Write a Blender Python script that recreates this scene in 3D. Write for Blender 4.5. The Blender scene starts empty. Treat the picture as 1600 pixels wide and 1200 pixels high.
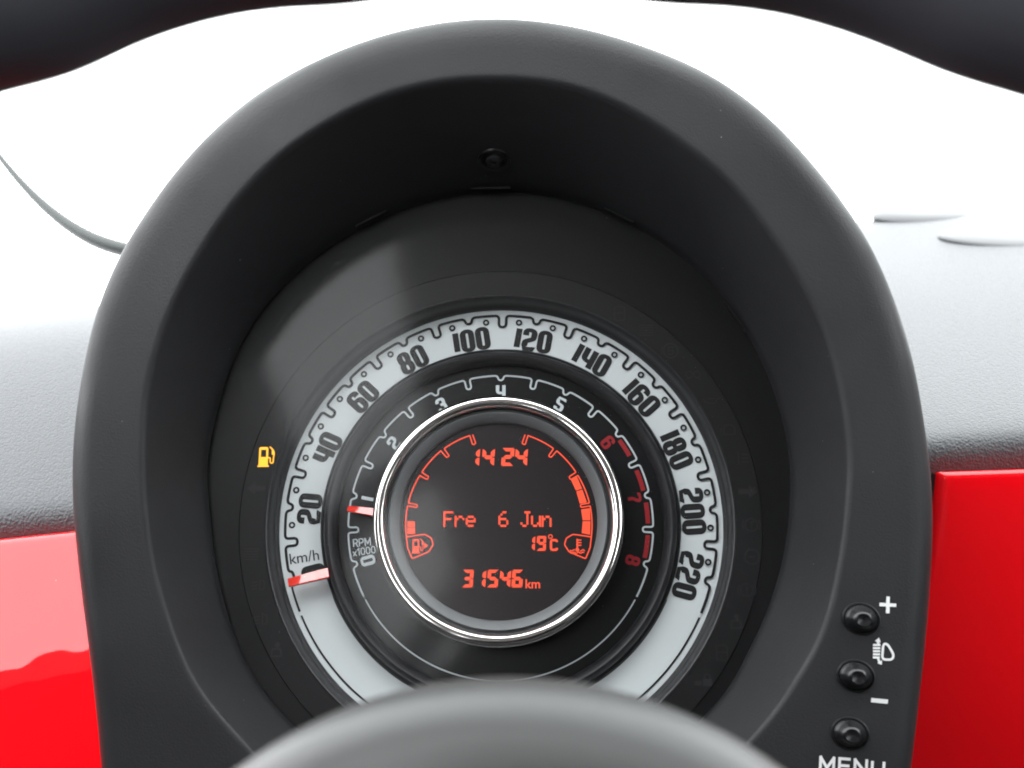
import bpy, bmesh, math, random
from mathutils import Vector, Matrix
R = math.radians
random.seed(4)
scene = bpy.context.scene
C = scene.collection

# ------------------------------------------------------------------ camera, world, exposure
LENS = 45.0
FPX = 1600 * LENS / 36.0                    # focal length in photo pixels
TH = R(30)                                  # how far the dial faces lean back
VP = (870.0, 1045.0)                        # where the dial axis vanishes
OC = (781.3, 819.3)                         # dial centre in the photo
DIST = 0.42
zc = -Vector(((VP[0]-800)/FPX, -(VP[1]-600)/FPX, -1)).normalized()
xc = (Vector((1, 0, 0)) - zc*zc.x).normalized()
yc = zc.cross(xc)
RCC = Matrix((xc, yc, zc)).transposed()     # cluster frame -> camera frame
RCI = RCC.transposed()
CAMP = RCI @ (-DIST*Vector(((OC[0]-800)/FPX, -(OC[1]-600)/FPX, -1)))
W = Matrix(((1, 0, 0, 0),
            (0, math.sin(TH), -math.cos(TH), 0),
            (0, math.cos(TH), math.sin(TH), 0),
            (0, 0, 0, 1)))                  # cluster frame -> world
WI = W.inverted()
cam = bpy.data.cameras.new('camera')
cam.lens = LENS; cam.sensor_width = 36; cam.clip_start = 0.005; cam.clip_end = 200
cam.dof.use_dof = True; cam.dof.focus_distance = 0.415; cam.dof.aperture_fstop = 18
co = bpy.data.objects.new('camera', cam); C.objects.link(co)
co.matrix_world = W @ (Matrix.Translation(CAMP) @ RCI.to_4x4())
scene.camera = co

world = bpy.data.worlds.new('World'); scene.world = world; world.use_nodes = True
bg = world.node_tree.nodes['Background']
bg.inputs['Color'].default_value = (0.96, 0.985, 1.0, 1)
bg.inputs['Strength'].default_value = 6.0
scene.view_settings.view_transform = 'Standard'
scene.view_settings.look = 'None'
scene.view_settings.exposure = 0.0
scene.view_settings.gamma = 1.0
scene.render.engine = 'CYCLES'
scene.cycles.use_denoising = True
scene.cycles.filter_width = 1.9
scene.cycles.max_bounces = 10
scene.cycles.diffuse_bounces = 5
scene.cycles.transparent_max_bounces = 12
scene.cycles.caustics_reflective = False
scene.cycles.caustics_refractive = False
scene.cycles.sample_clamp_indirect = 6

# ------------------------------------------------------------------ geometry helpers
FA, FB = 0.043, 0.13                        # face plane of the hood: z = FA + FB*y
def ray(px, py):
    return RCI @ Vector(((px-800)/FPX, -(py-600)/FPX, -1))
def U(px, py, z=0.0):
    d = ray(px, py); return CAMP + d*((z-CAMP.z)/d.z)
def UF(px, py, a=FA, b=FB):
    d = ray(px, py); t = (a + b*CAMP.y - CAMP.z)/(d.z - b*d.y); return CAMP + d*t
def proj(p):
    q = RCC @ (Vector(p)-CAMP); return (800 + FPX*q.x/-q.z, 600 - FPX*q.y/-q.z)
PX = 1.0/FPX*DIST                           # one photo pixel at the dial plane, in metres

def link(name, me, mat, parent=None, smooth=False):
    o = bpy.data.objects.new(name, me); C.objects.link(o)
    if mat: me.materials.append(mat)
    if smooth:
        for p in me.polygons: p.use_smooth = True
    if parent: o.parent = parent
    return o
def from_lists(vs, fs):
    me = bpy.data.meshes.new('mesh'); me.from_pydata([tuple(v) for v in vs], [], fs); me.update(); return me
def fix_normals(me):
    bm = bmesh.new(); bm.from_mesh(me); bmesh.ops.recalc_face_normals(bm, faces=bm.faces); bm.to_mesh(me); bm.free()
def autosmooth(me, ang=35):
    for p in me.polygons: p.use_smooth = True
    bm = bmesh.new(); bm.from_mesh(me)
    for e in bm.edges:
        if len(e.link_faces) == 2 and e.calc_face_angle(0) > R(ang): e.smooth = False
    bm.to_mesh(me); bm.free()
def loft(rings, closed=True):
    n = len(rings[0]); vs = [v for r in rings for v in r]; fs = []
    for i in range(len(rings)-1):
        for j in range(n if closed else n-1):
            k = (j+1) % n
            fs.append((i*n+j, i*n+k, (i+1)*n+k, (i+1)*n+j))
    return vs, fs
def lathe(name, prof, mat, parent, c=(0, 0), n=160, smooth=True, ang=40):
    rings = [[Vector((c[0]+r*math.cos(2*math.pi*j/n), c[1]+r*math.sin(2*math.pi*j/n), z)) for j in range(n)] for r, z in prof]
    vs, fs = loft(rings)
    me = from_lists(vs, fs); fix_normals(me); autosmooth(me, ang)
    return link(name, me, mat, parent)
def empty(name, mat=None):
    o = bpy.data.objects.new(name, None); C.objects.link(o); o.empty_display_size = 0.02
    o.matrix_world = W if mat is None else mat
    return o
def tag(o, label=None, cat=None, group=None, kind=None):
    if label: o['label'] = label
    if cat: o['category'] = cat
    if group: o['group'] = group
    if kind: o['kind'] = kind
    return o
def box(vs, fs, x0, x1, y0, y1, z0, z1):
    b = len(vs)
    vs += [(x, y, z) for z in (z0, z1) for y in (y0, y1) for x in (x0, x1)]
    fs += [tuple(b+i for i in f) for f in ((0, 2, 3, 1), (4, 5, 7, 6), (0, 1, 5, 4), (2, 6, 7, 3), (0, 4, 6, 2), (1, 3, 7, 5))]

# ---- flat print: strokes and filled shapes in 2-D, then placed by a frame function
def roundpoly(pts, rad, closed=False, seg=6):
    n = len(pts); out = []
    for i, p in enumerate(pts):
        p = Vector(p[:2])
        if not closed and i in (0, n-1):
            out.append(p); continue
        a, b = Vector(pts[i-1][:2]), Vector(pts[(i+1) % n][:2])
        r = pts[i][2] if len(pts[i]) > 2 else rad
        la, lb = (a-p).length, (b-p).length
        r1, r2 = min(r, la*0.5), min(r, lb*0.5)
        if r < 1e-9 or la < 1e-9 or lb < 1e-9:
            out.append(p); continue
        A, B = p+(a-p)/la*r1, p+(b-p)/lb*r2
        for k in range(seg+1):
            t = k/seg; out.append(A*(1-t)**2 + p*2*t*(1-t)*1.0 + B*t*t)
    return out
class Ink:
    """collects flat 2-D shapes; every stroke lies a hair above the one before"""
    def __init__(self): self.v = []; self.f = []; self.lift = 0.0
    def stroke(self, pts, tx, ty=None, closed=False):
        ty = tx if ty is None else ty
        q = [Vector(p[:2]) for p in pts]; n = len(q); b = len(self.v)
        for i in range(n):
            if closed: d = (q[(i+1) % n]-q[i-1])
            else: d = q[min(i+1, n-1)]-q[max(i-1, 0)]
            if d.length < 1e-12: d = Vector((1, 0))
            d.normalize(); nx, ny = -d.y, d.x
            z = self.lift + i*4e-7
            self.v.append((q[i].x+nx*tx/2, q[i].y+ny*ty/2, z)); self.v.append((q[i].x-nx*tx/2, q[i].y-ny*ty/2, z))
        for i in range(n if closed else n-1):
            k = (i+1) % n
            self.f.append((b+2*i, b+2*i+1, b+2*k+1, b+2*k))
        self.lift += 1.5e-5
    def fill(self, pts):
        b = len(self.v); self.v += [(p[0], p[1], self.lift) for p in pts]
        self.f.append(tuple(range(b, b+len(pts)))); self.lift += 4e-6
    def disc(self, cx, cy, r, n=20): self.fill([(cx+r*math.cos(2*math.pi*i/n), cy+r*math.sin(2*math.pi*i/n)) for i in range(n)])
    def ring(self, cx, cy, r, t, n=24, sy=1):
        self.stroke([(cx+r*math.cos(2*math.pi*i/n), cy+sy*r*math.sin(2*math.pi*i/n)) for i in range(n)], t, closed=True)
    def build(self, name, mat, parent, frame):
        me = from_lists([frame(*v) for v in self.v], self.f)
        bm = bmesh.new(); bm.from_mesh(me)
        bmesh.ops.triangulate(bm, faces=[f for f in bm.faces if len(f.verts) > 4])
        bm.normal_update()
        bm.to_mesh(me); bm.free()
        return link(name, me, mat, parent)
def flat(cx, cy, z, rot=0.0, s=1.0, shear=0.0):
    ca, sa = math.cos(rot), math.sin(rot)
    def f(x, y, l=0.0):
        x = (x+shear*y)*s; y = y*s
        return (cx+x*ca-y*sa, cy+x*sa+y*ca, z+l)
    return f
def textmesh(name, body, size, mat, parent, frame, bold=0.0, ax='CENTER', sx=1.0):
    cu = bpy.data.curves.new('t', 'FONT'); cu.body = body; cu.size = size
    cu.align_x = ax; cu.align_y = 'CENTER'; cu.offset = bold; cu.resolution_u = 4
    o = bpy.data.objects.new('t', cu); C.objects.link(o)
    dg = bpy.context.evaluated_depsgraph_get()
    me = bpy.data.meshes.new_from_object(o.evaluated_get(dg))
    bpy.data.objects.remove(o)
    me.materials.clear()
    for v in me.vertices: v.co = frame(v.co.x*sx, v.co.y, 0)
    return link(name, me, mat, parent)

GL = {  # centre lines of the condensed dial numerals in a unit box; third value overrides the corner radius
 '0': [([(0, 0), (1, 0), (1, 1), (0, 1)], True)],
 '1': [([(.5, 0), (.5, 1)], False)],
 '2': [([(0, .70), (0, 1), (1, 1), (1, .60), (.80, .52), (.2, .42), (0, .34), (0, 0, 0), (1, 0, 0), (1, .13)], False)],
 '3': [([(0, .72), (0, 1), (1, 1), (1, .53), (.35, .52)], False), ([(.35, .50), (1, .49), (1, 0), (0, 0), (0, .24)], False)],
 '4': [([(0, 1), (0, .34), (1, .34, 0)], False), ([(1, 1), (1, 0)], False)],
 '5': [([(1, .88), (1, 1, 0), (0, 1, 0), (0, .60), (.2, .54), (.8, .48), (1, .40), (1, 0), (0, 0), (0, .22)], False)],
 '6': [([(0, 0), (1, 0), (1, .58), (0, .58)], True), ([(0, .3), (0, 1), (1, 1), (1, .76)], False)],
 '7': [([(0, .84), (0, 1, 0), (1, 1), (1, .74), (.55, .45), (.5, .3), (.5, 0)], False)],
 '8': [([(0, 0), (1, 0), (1, .5), (0, .5)], True), ([(.06, .5), (.94, .5), (.94, 1), (.06, 1)], True)],
}
def glyph(ink, ch, x, w, h, tv, th, rc):
    """draws one numeral with its left side at x, centred vertically; returns advance"""
    ww = tv*1.12 if ch == '1' else w
    for pts, closed in GL[ch]:
        q = [((x+tv/2+p[0]*(ww-tv)), (-h/2+th/2+p[1]*(h-th))) + ((p[2],) if len(p) > 2 else ()) for p in pts]
        ink.stroke(roundpoly(q, rc, closed), tv, th, closed)
    return ww
def numeral(s, w, h, tv, th, rc, gap):
    ink = Ink(); tot = sum((tv*1.12 if c == '1' else w) for c in s)+gap*(len(s)-1); x = -tot/2
    for c in s: x += glyph(ink, c, x, w, h, tv, th, rc)+gap
    return ink
SEG = {'0': 'abcdef', '1': 'bc', '2': 'abged', '3': 'abgcd', '4': 'fgbc', '5': 'afgcd', '6': 'afgedc', '9': 'abcdfg'}
def seg7(ink, ch, x, w, h, t):
    g = t*0.10; e = t*0.45
    m = h/2
    S = {'a': [(g, h-.1*t), (w-g, h-.1*t), (w-t, h-t), (t, h-t)], 'd': [(t, t), (w-t, t), (w-g, .1*t), (g, .1*t)],
         'g': [(e, m), (t, m+t*.5), (w-t, m+t*.5), (w-e, m), (w-t, m-t*.5), (t, m-t*.5)],
         'f': [(0, m+g*2), (0, h-g*3), (t*.5, h-t*.55), (t, h-t-g), (t, m+t*.55), (e*.8, m+g)],
         'e': [(0, m-g*2), (e*.8, m-g), (t, m-t*.55), (t, t+g), (t*.5, t*.55), (0, g*3)]}
    S['b'] = [(w-a, b) for a, b in reversed(S['f'])]; S['c'] = [(w-a, b) for a, b in reversed(S['e'])]
    for s in SEG[ch]: ink.fill([(x+a, b-h/2) for a, b in S[s]])

# ------------------------------------------------------------------ materials
def newmat(name):
    m = bpy.data.materials.new(name); m.use_nodes = True
    return m, m.node_tree.nodes, m.node_tree.links, m.node_tree.nodes['Principled BSDF']
def plastic(name, col, rough, grain=0, gstr=0.1, spec=0.5, dust=0.0, dscale=260, coat=0, blotch=0.0, voro=False, gdist=0.0003):
    m, N, L, b = newmat(name)
    b.inputs['Base Color'].default_value = (*col, 1); b.inputs['Roughness'].default_value = rough
    b.inputs['Specular IOR Level'].default_value = spec
    b.inputs['Coat Weight'].default_value = coat; b.inputs['Coat Roughness'].default_value = 0.02; b.inputs['Coat IOR'].default_value = 1.58
    tc = N.new('ShaderNodeTexCoord')
    colsock = None
    if blotch:
        n2 = N.new('ShaderNodeTexNoise'); n2.inputs['Scale'].default_value = 28; n2.inputs['Detail'].default_value = 5
        L.new(tc.outputs['Object'], n2.inputs['Vector'])
        mr = N.new('ShaderNodeMapRange'); mr.inputs[1].default_value = .3; mr.inputs[2].default_value = .7
        mr.inputs[3].default_value = rough-blotch; mr.inputs[4].default_value = rough+blotch
        L.new(n2.outputs['Fac'], mr.inputs[0]); L.new(mr.outputs[0], b.inputs['Roughness'])
    if grain:
        if voro:
            v = N.new('ShaderNodeTexVoronoi'); v.inputs['Scale'].default_value = grain; v.feature = 'SMOOTH_F1'
            v.inputs['Smoothness'].default_value = 0.45
            nn = N.new('ShaderNodeTexNoise'); nn.inputs['Scale'].default_value = grain*.7; nn.inputs['Detail'].default_value = 3
            L.new(tc.outputs['Object'], nn.inputs['Vector'])
            mx = N.new('ShaderNodeVectorMath'); mx.operation = 'MULTIPLY_ADD'
            mx.inputs[1].default_value = (0.8/grain,)*3
            L.new(nn.outputs['Color'], mx.inputs[0]); L.new(tc.outputs['Object'], mx.inputs[2])
            L.new(mx.outputs[0], v.inputs['Vector']); h = v.outputs['Distance']
        else:
            v = N.new('ShaderNodeTexNoise'); v.inputs['Scale'].default_value = grain; v.inputs['Detail'].default_value = 2
            L.new(tc.outputs['Object'], v.inputs['Vector']); h = v.outputs['Fac']
        bu = N.new('ShaderNodeBump'); bu.inputs['Strength'].default_value = gstr; bu.inputs['Distance'].default_value = gdist
        if voro: bu.invert = True
        L.new(h, bu.inputs['Height']); L.new(bu.outputs['Normal'], b.inputs['Normal'])
        if coat: L.new(bu.outputs['Normal'], b.inputs['Coat Normal'])
    if dust:
        v = N.new('ShaderNodeTexVoronoi'); v.inputs['Scale'].default_value = dscale
        L.new(tc.outputs['Object'], v.inputs['Vector'])
        sp = N.new('ShaderNodeSeparateColor'); L.new(v.outputs['Color'], sp.inputs[0])
        a = N.new('ShaderNodeMath'); a.operation = 'GREATER_THAN'; a.inputs[1].default_value = 1-dust
        L.new(sp.outputs[0], a.inputs[0])
        r = N.new('ShaderNodeMath'); r.operation = 'MULTIPLY'; r.inputs[1].default_value = 0.075; L.new(sp.outputs[1], r.inputs[0])
        c = N.new('ShaderNodeMath'); c.operation = 'LESS_THAN'; L.new(v.outputs['Distance'], c.inputs[0]); L.new(r.outputs[0], c.inputs[1])
        d = N.new('ShaderNodeMath'); d.operation = 'MULTIPLY'; L.new(a.outputs[0], d.inputs[0]); L.new(c.outputs[0], d.inputs[1])
        mc = N.new('ShaderNodeMix'); mc.data_type = 'RGBA'
        mc.inputs[6].default_value = (*col, 1); mc.inputs[7].default_value = (.20, .20, .21, 1)
        L.new(d.outputs[0], mc.inputs[0]); L.new(mc.outputs[2], b.inputs['Base Color'])
    return m
def emit(name, col, s, base=(0.02, 0.02, 0.02)):
    m, N, L, b = newmat(name)
    b.inputs['Base Color'].default_value = (*base, 1); b.inputs['Roughness'].default_value = .4
    b.inputs['Emission Color'].default_value = (*col, 1); b.inputs['Emission Strength'].default_value = s
    return m
def thin_glass(name, ior=1.49, rough=0.0, tint=(1, 1, 1), smudge=0.0):
    m, N, L, b = newmat(name); N.remove(b)
    out = [n for n in N if n.type == 'OUTPUT_MATERIAL'][0]
    t = N.new('ShaderNodeBsdfTransparent'); t.inputs[0].default_value = (*tint, 1)
    g = N.new('ShaderNodeBsdfGlossy'); g.inputs['Roughness'].default_value = rough
    lw = N.new('ShaderNodeLayerWeight'); lw.inputs['Blend'].default_value = .5      # facing: same from both sides of the thin pane
    pw = N.new('ShaderNodeMath'); pw.operation = 'POWER'; pw.inputs[1].default_value = 5; L.new(lw.outputs['Facing'], pw.inputs[0])
    f0 = ((ior-1)/(ior+1))**2
    f = N.new('ShaderNodeMath'); f.operation = 'MULTIPLY_ADD'; f.inputs[1].default_value = 1-f0; f.inputs[2].default_value = f0; L.new(pw.outputs[0], f.inputs[0])
    mx = N.new('ShaderNodeMixShader'); L.new(f.outputs[0], mx.inputs[0]); L.new(t.outputs[0], mx.inputs[1]); L.new(g.outputs[0], mx.inputs[2])
    L.new(mx.outputs[0], out.inputs['Surface'])
    return m
M = {}
M['hood'] = plastic('hood_plastic', (.0175, .0175, .019), .52, 1500, .32, .38, dust=.10, dscale=260, blotch=.12, gdist=.00025)
M['hole'] = plastic('screw_plastic', (.012, .012, .012), .35)
M['plate'] = plastic('dial_black', (.0035, .0036, .004), .42, dust=.10, dscale=330, spec=.22)
M['lampplate'] = plastic('lamp_band_black', (.0055, .0055, .006), .45, spec=.25)
M['ghost'] = plastic('unlit_symbol', (.014, .014, .015), .5, spec=.3)
M['white'] = plastic('dial_white', (.61, .65, .66), .5, spec=.3)
M['ink'] = plastic('dial_ink', (.011, .011, .012), .5, spec=.25)
M['satin'] = plastic('satin_black', (.020, .020, .022), .42, 5200, .12, .5, gdist=.0001)
M['tach'] = plastic('tach_black', (.003, .003, .0035), .32, spec=.25, dust=.10, dscale=420)
M['tline'] = plastic('tach_print', (.56, .61, .63), .5, spec=.3)
M['tred'] = plastic('tach_red', (.30, .009, .014), .5, spec=.3)
M['chrome'], N_, L_, b_ = newmat('chrome'); b_.inputs['Base Color'].default_value = (.80, .77, .75, 1); b_.inputs['Metallic'].default_value = 1; b_.inputs['Roughness'].default_value = .07
M['surround'] = plastic('display_surround', (.12, .126, .13), .5, 4200, .12, gdist=.0001)
M['lcd'] = plastic('lcd_glass', (.013, .0095, .0105), .3, dust=.10, dscale=500, spec=.3)
M['orange'] = emit('lcd_orange', (1.0, .070, .010), 1.15)
M['amber'] = emit('amber_lamp', (1.0, .44, .0), 1.7)
M['needle'], N_, L_, b_ = newmat('needle_red'); b_.inputs['Base Color'].default_value = (.80, .035, .018, 1); b_.inputs['Roughness'].default_value = .12; b_.inputs['Coat Weight'].default_value = 1.0; b_.inputs['Coat IOR'].default_value = 1.85; b_.inputs['Coat Roughness'].default_value = .04
M['lens'] = thin_glass('lens_clear', 1.31, 0.12)
M['windscreen'] = thin_glass('windscreen_glass', 1.45, 0.0, (.97, .99, .98))
M['button'] = plastic('button_black', (.010, .010, .011), .25, spec=.5)
M['mark'] = plastic('white_print', (.80, .80, .80), .5)
M['pad'] = plastic('dash_grain', (.066, .068, .074), .47, 1150, .65, .43, voro=True, gdist=.0006)
M['lid'] = plastic('lid_grey', (.07, .07, .075), .45, 1500, .1)
M['red'] = plastic('red_gloss', (.90, .003, .008), .4, 26, .16, .0, gdist=.004, coat=1.0, dust=.03, dscale=160)
M['wheel'] = plastic('wheel_leather', (.085, .085, .10), .6, 900, .2, .4, gdist=.0004)
M['hub'] = plastic('hub_plastic', (.020, .0195, .0195), .40, 1500, .2, .5, dust=.10, dscale=120, blotch=.05)
M['trim'] = plastic('strip_grey', (.045, .05, .048), .5)
M['cabin'] = plastic('cabin_trim', (.028, .028, .028), .8, 300, .2)
M['lining'] = plastic('headlining', (.22, .21, .195), .9, 300, .2)

# ------------------------------------------------------------------ unseen cabin round the camera; window openings shaped for dial light and reflections
def shell(name, boxes, mat, hexes=()):
    vs, fs = [], []
    for q in boxes: box(vs, fs, *q)
    for q in hexes:
        b = len(vs); vs.extend(q); fs.extend(tuple(b+i for i in f) for f in ((0, 2, 3, 1), (4, 5, 7, 6), (0, 1, 5, 4), (2, 6, 7, 3), (0, 4, 6, 2), (1, 3, 7, 5)))
    return tag(link(name, from_lists(vs, fs), mat), kind='structure')
def lean(xb, xt, w, y0, y1, z0, z1):                            # a wall that leans inwards towards the roof
    f = lambda z: xb+(xt-xb)*(z-.05)/.55
    return [(f(z)+dx, y, z) for z in (z0, z1) for y in (y0, y1) for dx in (-w/2, w/2)]
shell('unseen_headliner', [(-.16, .80, -1.75, -.21, .60, .65)], M['lining'])  # unseen roof, front edge set back to light the lower dial
shell('unseen_cabin', [(-.62, 1.15, -1.75, .85, -.80, -.74), (-.52, -.46, -1.75, .30, -.739, .05), (1.05, 1.11, -1.75, .60, -.739, .42),
                    (-.45, 1.049, -1.75, -1.69, -.739, .599), (-.45, 1.049, .78, .84, -.739, -.20)], M['cabin'],
      [lean(-.49, -.15, .05, -1.75, -.22, .051, .37), lean(-.49, -.15, .05, -1.25, -1.12, .371, .599), lean(-.49, -.15, .05, -1.75, -1.60, .371, .599),
       lean(1.08, .79, .05, -.93, -.80, .421, .599), lean(1.08, .79, .05, -1.75, -1.30, .421, .599)])  # unseen walls added, window heights set for lens and panel reflections

ws = from_lists([(-.56, .86, .02), (1.09, .86, .02), (.80, -.185, .615), (-.16, -.185, .615)], [(0, 1, 2, 3)])
ws_o = link('windscreen', ws, M['windscreen']); tag(ws_o, 'clear windscreen glowing white behind the instrument hood', 'windscreen', kind='structure')

# ------------------------------------------------------------------ dashboard
dash = empty('dashboard'); tag(dash, 'grained grey dashboard with glossy red panels behind the instrument hood', 'dashboard')
FW = WI.to_3x3() @ Vector((0, 1, 0)); UPV = WI.to_3x3() @ Vector((0, 0, 1))
ZE = -.035
def edge(px):
    return U(px, 829 - (px-60)*(829-716)/(1540-60.0), ZE)
prof_l = [(.006, -.03), (.003, -.004), (.0035, .001), (.006, .0055), (.012, .009), (.04, .021), (.07, .032), (.105, .042), (.14, .045), (.18, .041), (.22, .033), (.30, .01), (.36, -.05)]
prof_r = [(.006, -.03), (.003, -.004), (.0035, .001), (.006, .0055), (.012, .0075), (.03, .0095), (.06, .012), (.105, .0155), (.16, .019), (.22, .021), (.29, .0215), (.38, .02), (.46, -.03)]
cols = []
NS = 60
for i in range(NS+1):
    px = -500 + 2900*i/NS; e = edge(px); t = min(max((px-300)/900, 0), 1)
    cols.append([e + FW*(a[0]*(1-t)+b[0]*t) + UPV*(a[1]*(1-t)+b[1]*t) for a, b in zip(prof_l, prof_r)])
vs, fs = loft(cols, closed=False)
pad_me = from_lists(vs, fs); fix_normals(pad_me)
pad = link('dash_pad', pad_me, M['pad'], dash, True)
ss = pad.modifiers.new('s', 'SUBSURF'); ss.levels = 2; ss.render_levels = 2

def panel(name, pts, bulge, thick, zoff, label):
    """glossy slab: outline in dash-plane coordinates, softly bulged, rounded edges"""
    out = roundpoly([(p[0], p[1]) for p in pts], .004, True, 5)
    c = sum(out, Vector((0, 0)))/len(out)
    rings = []
    for inset, dz in ((0, -thick), (0, -.0022), (.0004, -.0010), (.0012, -.0003), (.0024, 0)):
        rr = []
        n = len(out)
        for i, p in enumerate(out):
            d = (out[(i+1) % n]-out[i-1]); d.normalize(); nrm = Vector((-d.y, d.x))
            if (c-p).dot(nrm) < 0: nrm = -nrm
            rr.append(p+nrm*inset+Vector((0, 0)))
        rings.append((rr, dz))
    n = len(out)
    V3 = [Vector((p.x, p.y, zoff+bulge(p)+dz)) for rr, dz in rings for p in rr]
    F = []
    for i in range(len(rings)-1):
        for j in range(n):
            k = (j+1) % n; F.append((i*n+j, i*n+k, (i+1)*n+k, (i+1)*n+j))
    bm = bmesh.new(); bvs = [bm.verts.new(v) for v in V3]
    for f in F: bm.faces.new([bvs[i] for i in f])
    cap = bm.faces.new(bvs[-n:])
    bmesh.ops.triangulate(bm, faces=[cap])
    top = [f for f in bm.faces if all(v in set(bvs[-n:]) for v in f.verts)]
    for _ in range(5):
        es = list({e for f in top for e in f.edges if e.calc_length() > .012})
        if not es: break
        r = bmesh.ops.subdivide_edges(bm, edges=es, cuts=1)
        bmesh.ops.triangulate(bm, faces=[f for f in bm.faces if len(f.verts) > 4])
        top = [f for f in bm.faces if f.normal.z > .5 or True and all(abs(v.co.z-(zoff+bulge(v.co))) < .03 for v in f.verts)]
    base = set(id(v) for v in bvs)
    for v in bm.verts:
        if id(v) not in base: v.co.z = v.co.z
    bmesh.ops.recalc_face_normals(bm, faces=bm.faces)
    me = bpy.data.meshes.new('mesh'); bm.to_mesh(me); bm.free(); autosmooth(me, 45)
    o = link(name, me, M['red'], dash); o['label'] = label
    return o
def panel_grid(name, topl, topr, botl, botr, zfun, label, nx=40, ny=40, thick=.02, br=.003):
    """four-sided glossy panel on the curved surface z = zfun(x, y), with rolled edges"""
    rings_u = [0]+[br*f for f in (.08, .3, .65, 1)]
    tl, tr, bl, brr = (U(*p, ZE) for p in (topl, topr, botl, botr))
    w = (tr-tl).length; h = (tl-bl).length
    def params(n, L):
        a = [0, .08*br/L, .3*br/L, .65*br/L, br/L]
        mid = [br/L+(1-2*br/L)*k/n for k in range(1, n)]
        return a+mid+[1-x for x in reversed(a)]
    us, vs_ = params(nx, w), params(ny, h)
    def drop(t, L):
        d = min(t, 1-t)*L
        return 0 if d >= br else br-math.sqrt(max(br*br-(br-d)**2, 0))
    V, F = [], []
    for v in vs_:
        for u in us:
            p = (tl*(1-u)+tr*u)*(1-v)+(bl*(1-u)+brr*u)*v
            z = zfun(p.x, p.y) - max(drop(u, w), drop(v, h))
            V.append(Vector((p.x, p.y, z)))
    nu = len(us)
    for j in range(len(vs_)-1):
        for i in range(nu-1): F.append((j*nu+i, j*nu+i+1, (j+1)*nu+i+1, (j+1)*nu+i))
    rim = [i for i in range(nu)]+[j*nu+nu-1 for j in range(1, len(vs_))]+[(len(vs_)-1)*nu+i for i in range(nu-2, -1, -1)]+[j*nu for j in range(len(vs_)-2, 0, -1)]
    b = len(V); V += [V[i]-Vector((0, 0, thick)) for i in rim]
    for k in range(len(rim)):
        k2 = (k+1) % len(rim); F.append((rim[k], b+k, b+k2, rim[k2]))
    me = from_lists(V, F); fix_normals(me); autosmooth(me, 60)
    o = link(name, me, M['red'], dash); o['label'] = label
    return o
yl = U(60, 845, ZE).y
panel_grid('trim_panel', (-420, 890), (330, 806), (-420, 1640), (330, 1640),
           lambda x, y: ZE+.004 - 1.1*(y-yl)**2 + .36*(yl-y), 'glossy red panel left of the instrument hood')
yr = U(1540, 735, ZE).y
panel_grid('trim_panel', (1464, 738), (2300, 712), (1409, 1640), (2300, 1640),
           lambda x, y: ZE+.004 - .24*(yr-y) - .9*(y-yr)**2, 'glossy red panel right of the instrument hood')
gl, gr = [], []
for i in range(25):
    t = i/24
    for lst, (xa, xb) in ((gl, (1425, 1372)), (gr, (1472, 1417))):
        q = U(xa*(1-t)+xb*t, 740+900*t, ZE); q.z = ZE-.001 - .24*(yr-q.y) - .9*(q.y-yr)**2; lst.append(q)
bk = [[p-Vector((0, 0, .008)) for p in gl], gl, gr, [p-Vector((0, 0, .008)) for p in gr]]
vs, fs = loft(bk, closed=False); me = from_lists(vs, fs); fix_normals(me)
link('gap_backing', me, M['hole'], dash)
# low lids lying far back on the dash top, right
def lid(px, py, hw, hd, hh):
    d = min((abs(proj(edge(px)+FW*k*.002+UPV*.0215)[1]-py), k*.002) for k in range(20, 210))[1]
    p0 = edge(px)+FW*d+UPV*.0225
    for _ in range(4): p0.x += (px-proj(p0)[0])/FPX*.7
    def ringat(r, h): return [p0+Vector((1, 0, 0))*hw*r*math.cos(t)+FW*hd*r*math.sin(t)+UPV*h for t in [2*math.pi*k/64 for k in range(64)]]
    vs, fs = loft([ringat(r, h) for r, h in ((.95, .0012), (1, .0018), (1, .0024), (.95, .0024+hh*.35), (.8, .0024+hh*.75), (.5, .0024+hh*.95), (.01, .0024+hh))])
    me = from_lists(vs, fs); fix_normals(me); o = link('vent_lid', me, M['lid'], dash, True)
    vs, fs = loft([ringat(r, h) for r, h in ((.97, -.004), (.965, .0014), (.5, .0015))])
    me = from_lists(vs, fs); fix_normals(me); link('lid_shadow_ring', me, M['ink'], o, True)  # dark ring added as the shade under the lid's edge
lid(1640, 381, .060, .035, .003)
lid(1440, 349, .030, .024, .004)

# ------------------------------------------------------------------ thin strip at the windscreen, upper left
strip_pts = [(-90, 120, 6), (-40, 190, 8), (0, 247, 11), (45, 300, 15), (90, 341, 20), (140, 374, 25), (192, 391, 26), (260, 402, 24), (340, 408, 22)]
zs = -.33; rings = []
for i, (px, py, w) in enumerate(strip_pts):
    p = U(px, py, zs); a = U(*strip_pts[max(i-1, 0)][:2], zs); b = U(*strip_pts[min(i+1, len(strip_pts)-1)][:2], zs)
    d = (b-a).normalized(); n = Vector((-d.y, d.x, 0)); s = w/2/FPX*(CAMP.z-zs)
    rings.append([p+n*s*math.cos(t)+Vector((0, 0, 1))*s*1.4*math.sin(t) for t in [2*math.pi*k/16 for k in range(16)]])
vs, fs = loft(rings); me = from_lists(vs, fs); fix_normals(me)
st = link('windscreen_strip', me, M['trim'], None, True); st.matrix_world = W
mod = st.modifiers.new('s', 'SUBSURF'); mod.levels = 2; mod.render_levels = 2
tag(st, 'thin grey strip curving down to the hood against the white windscreen', 'trim strip')

# ------------------------------------------------------------------ instrument binnacle
clu = empty('instrument_binnacle'); tag(clu, 'black instrument hood with round white speedometer and orange display', 'instrument cluster')

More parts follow.
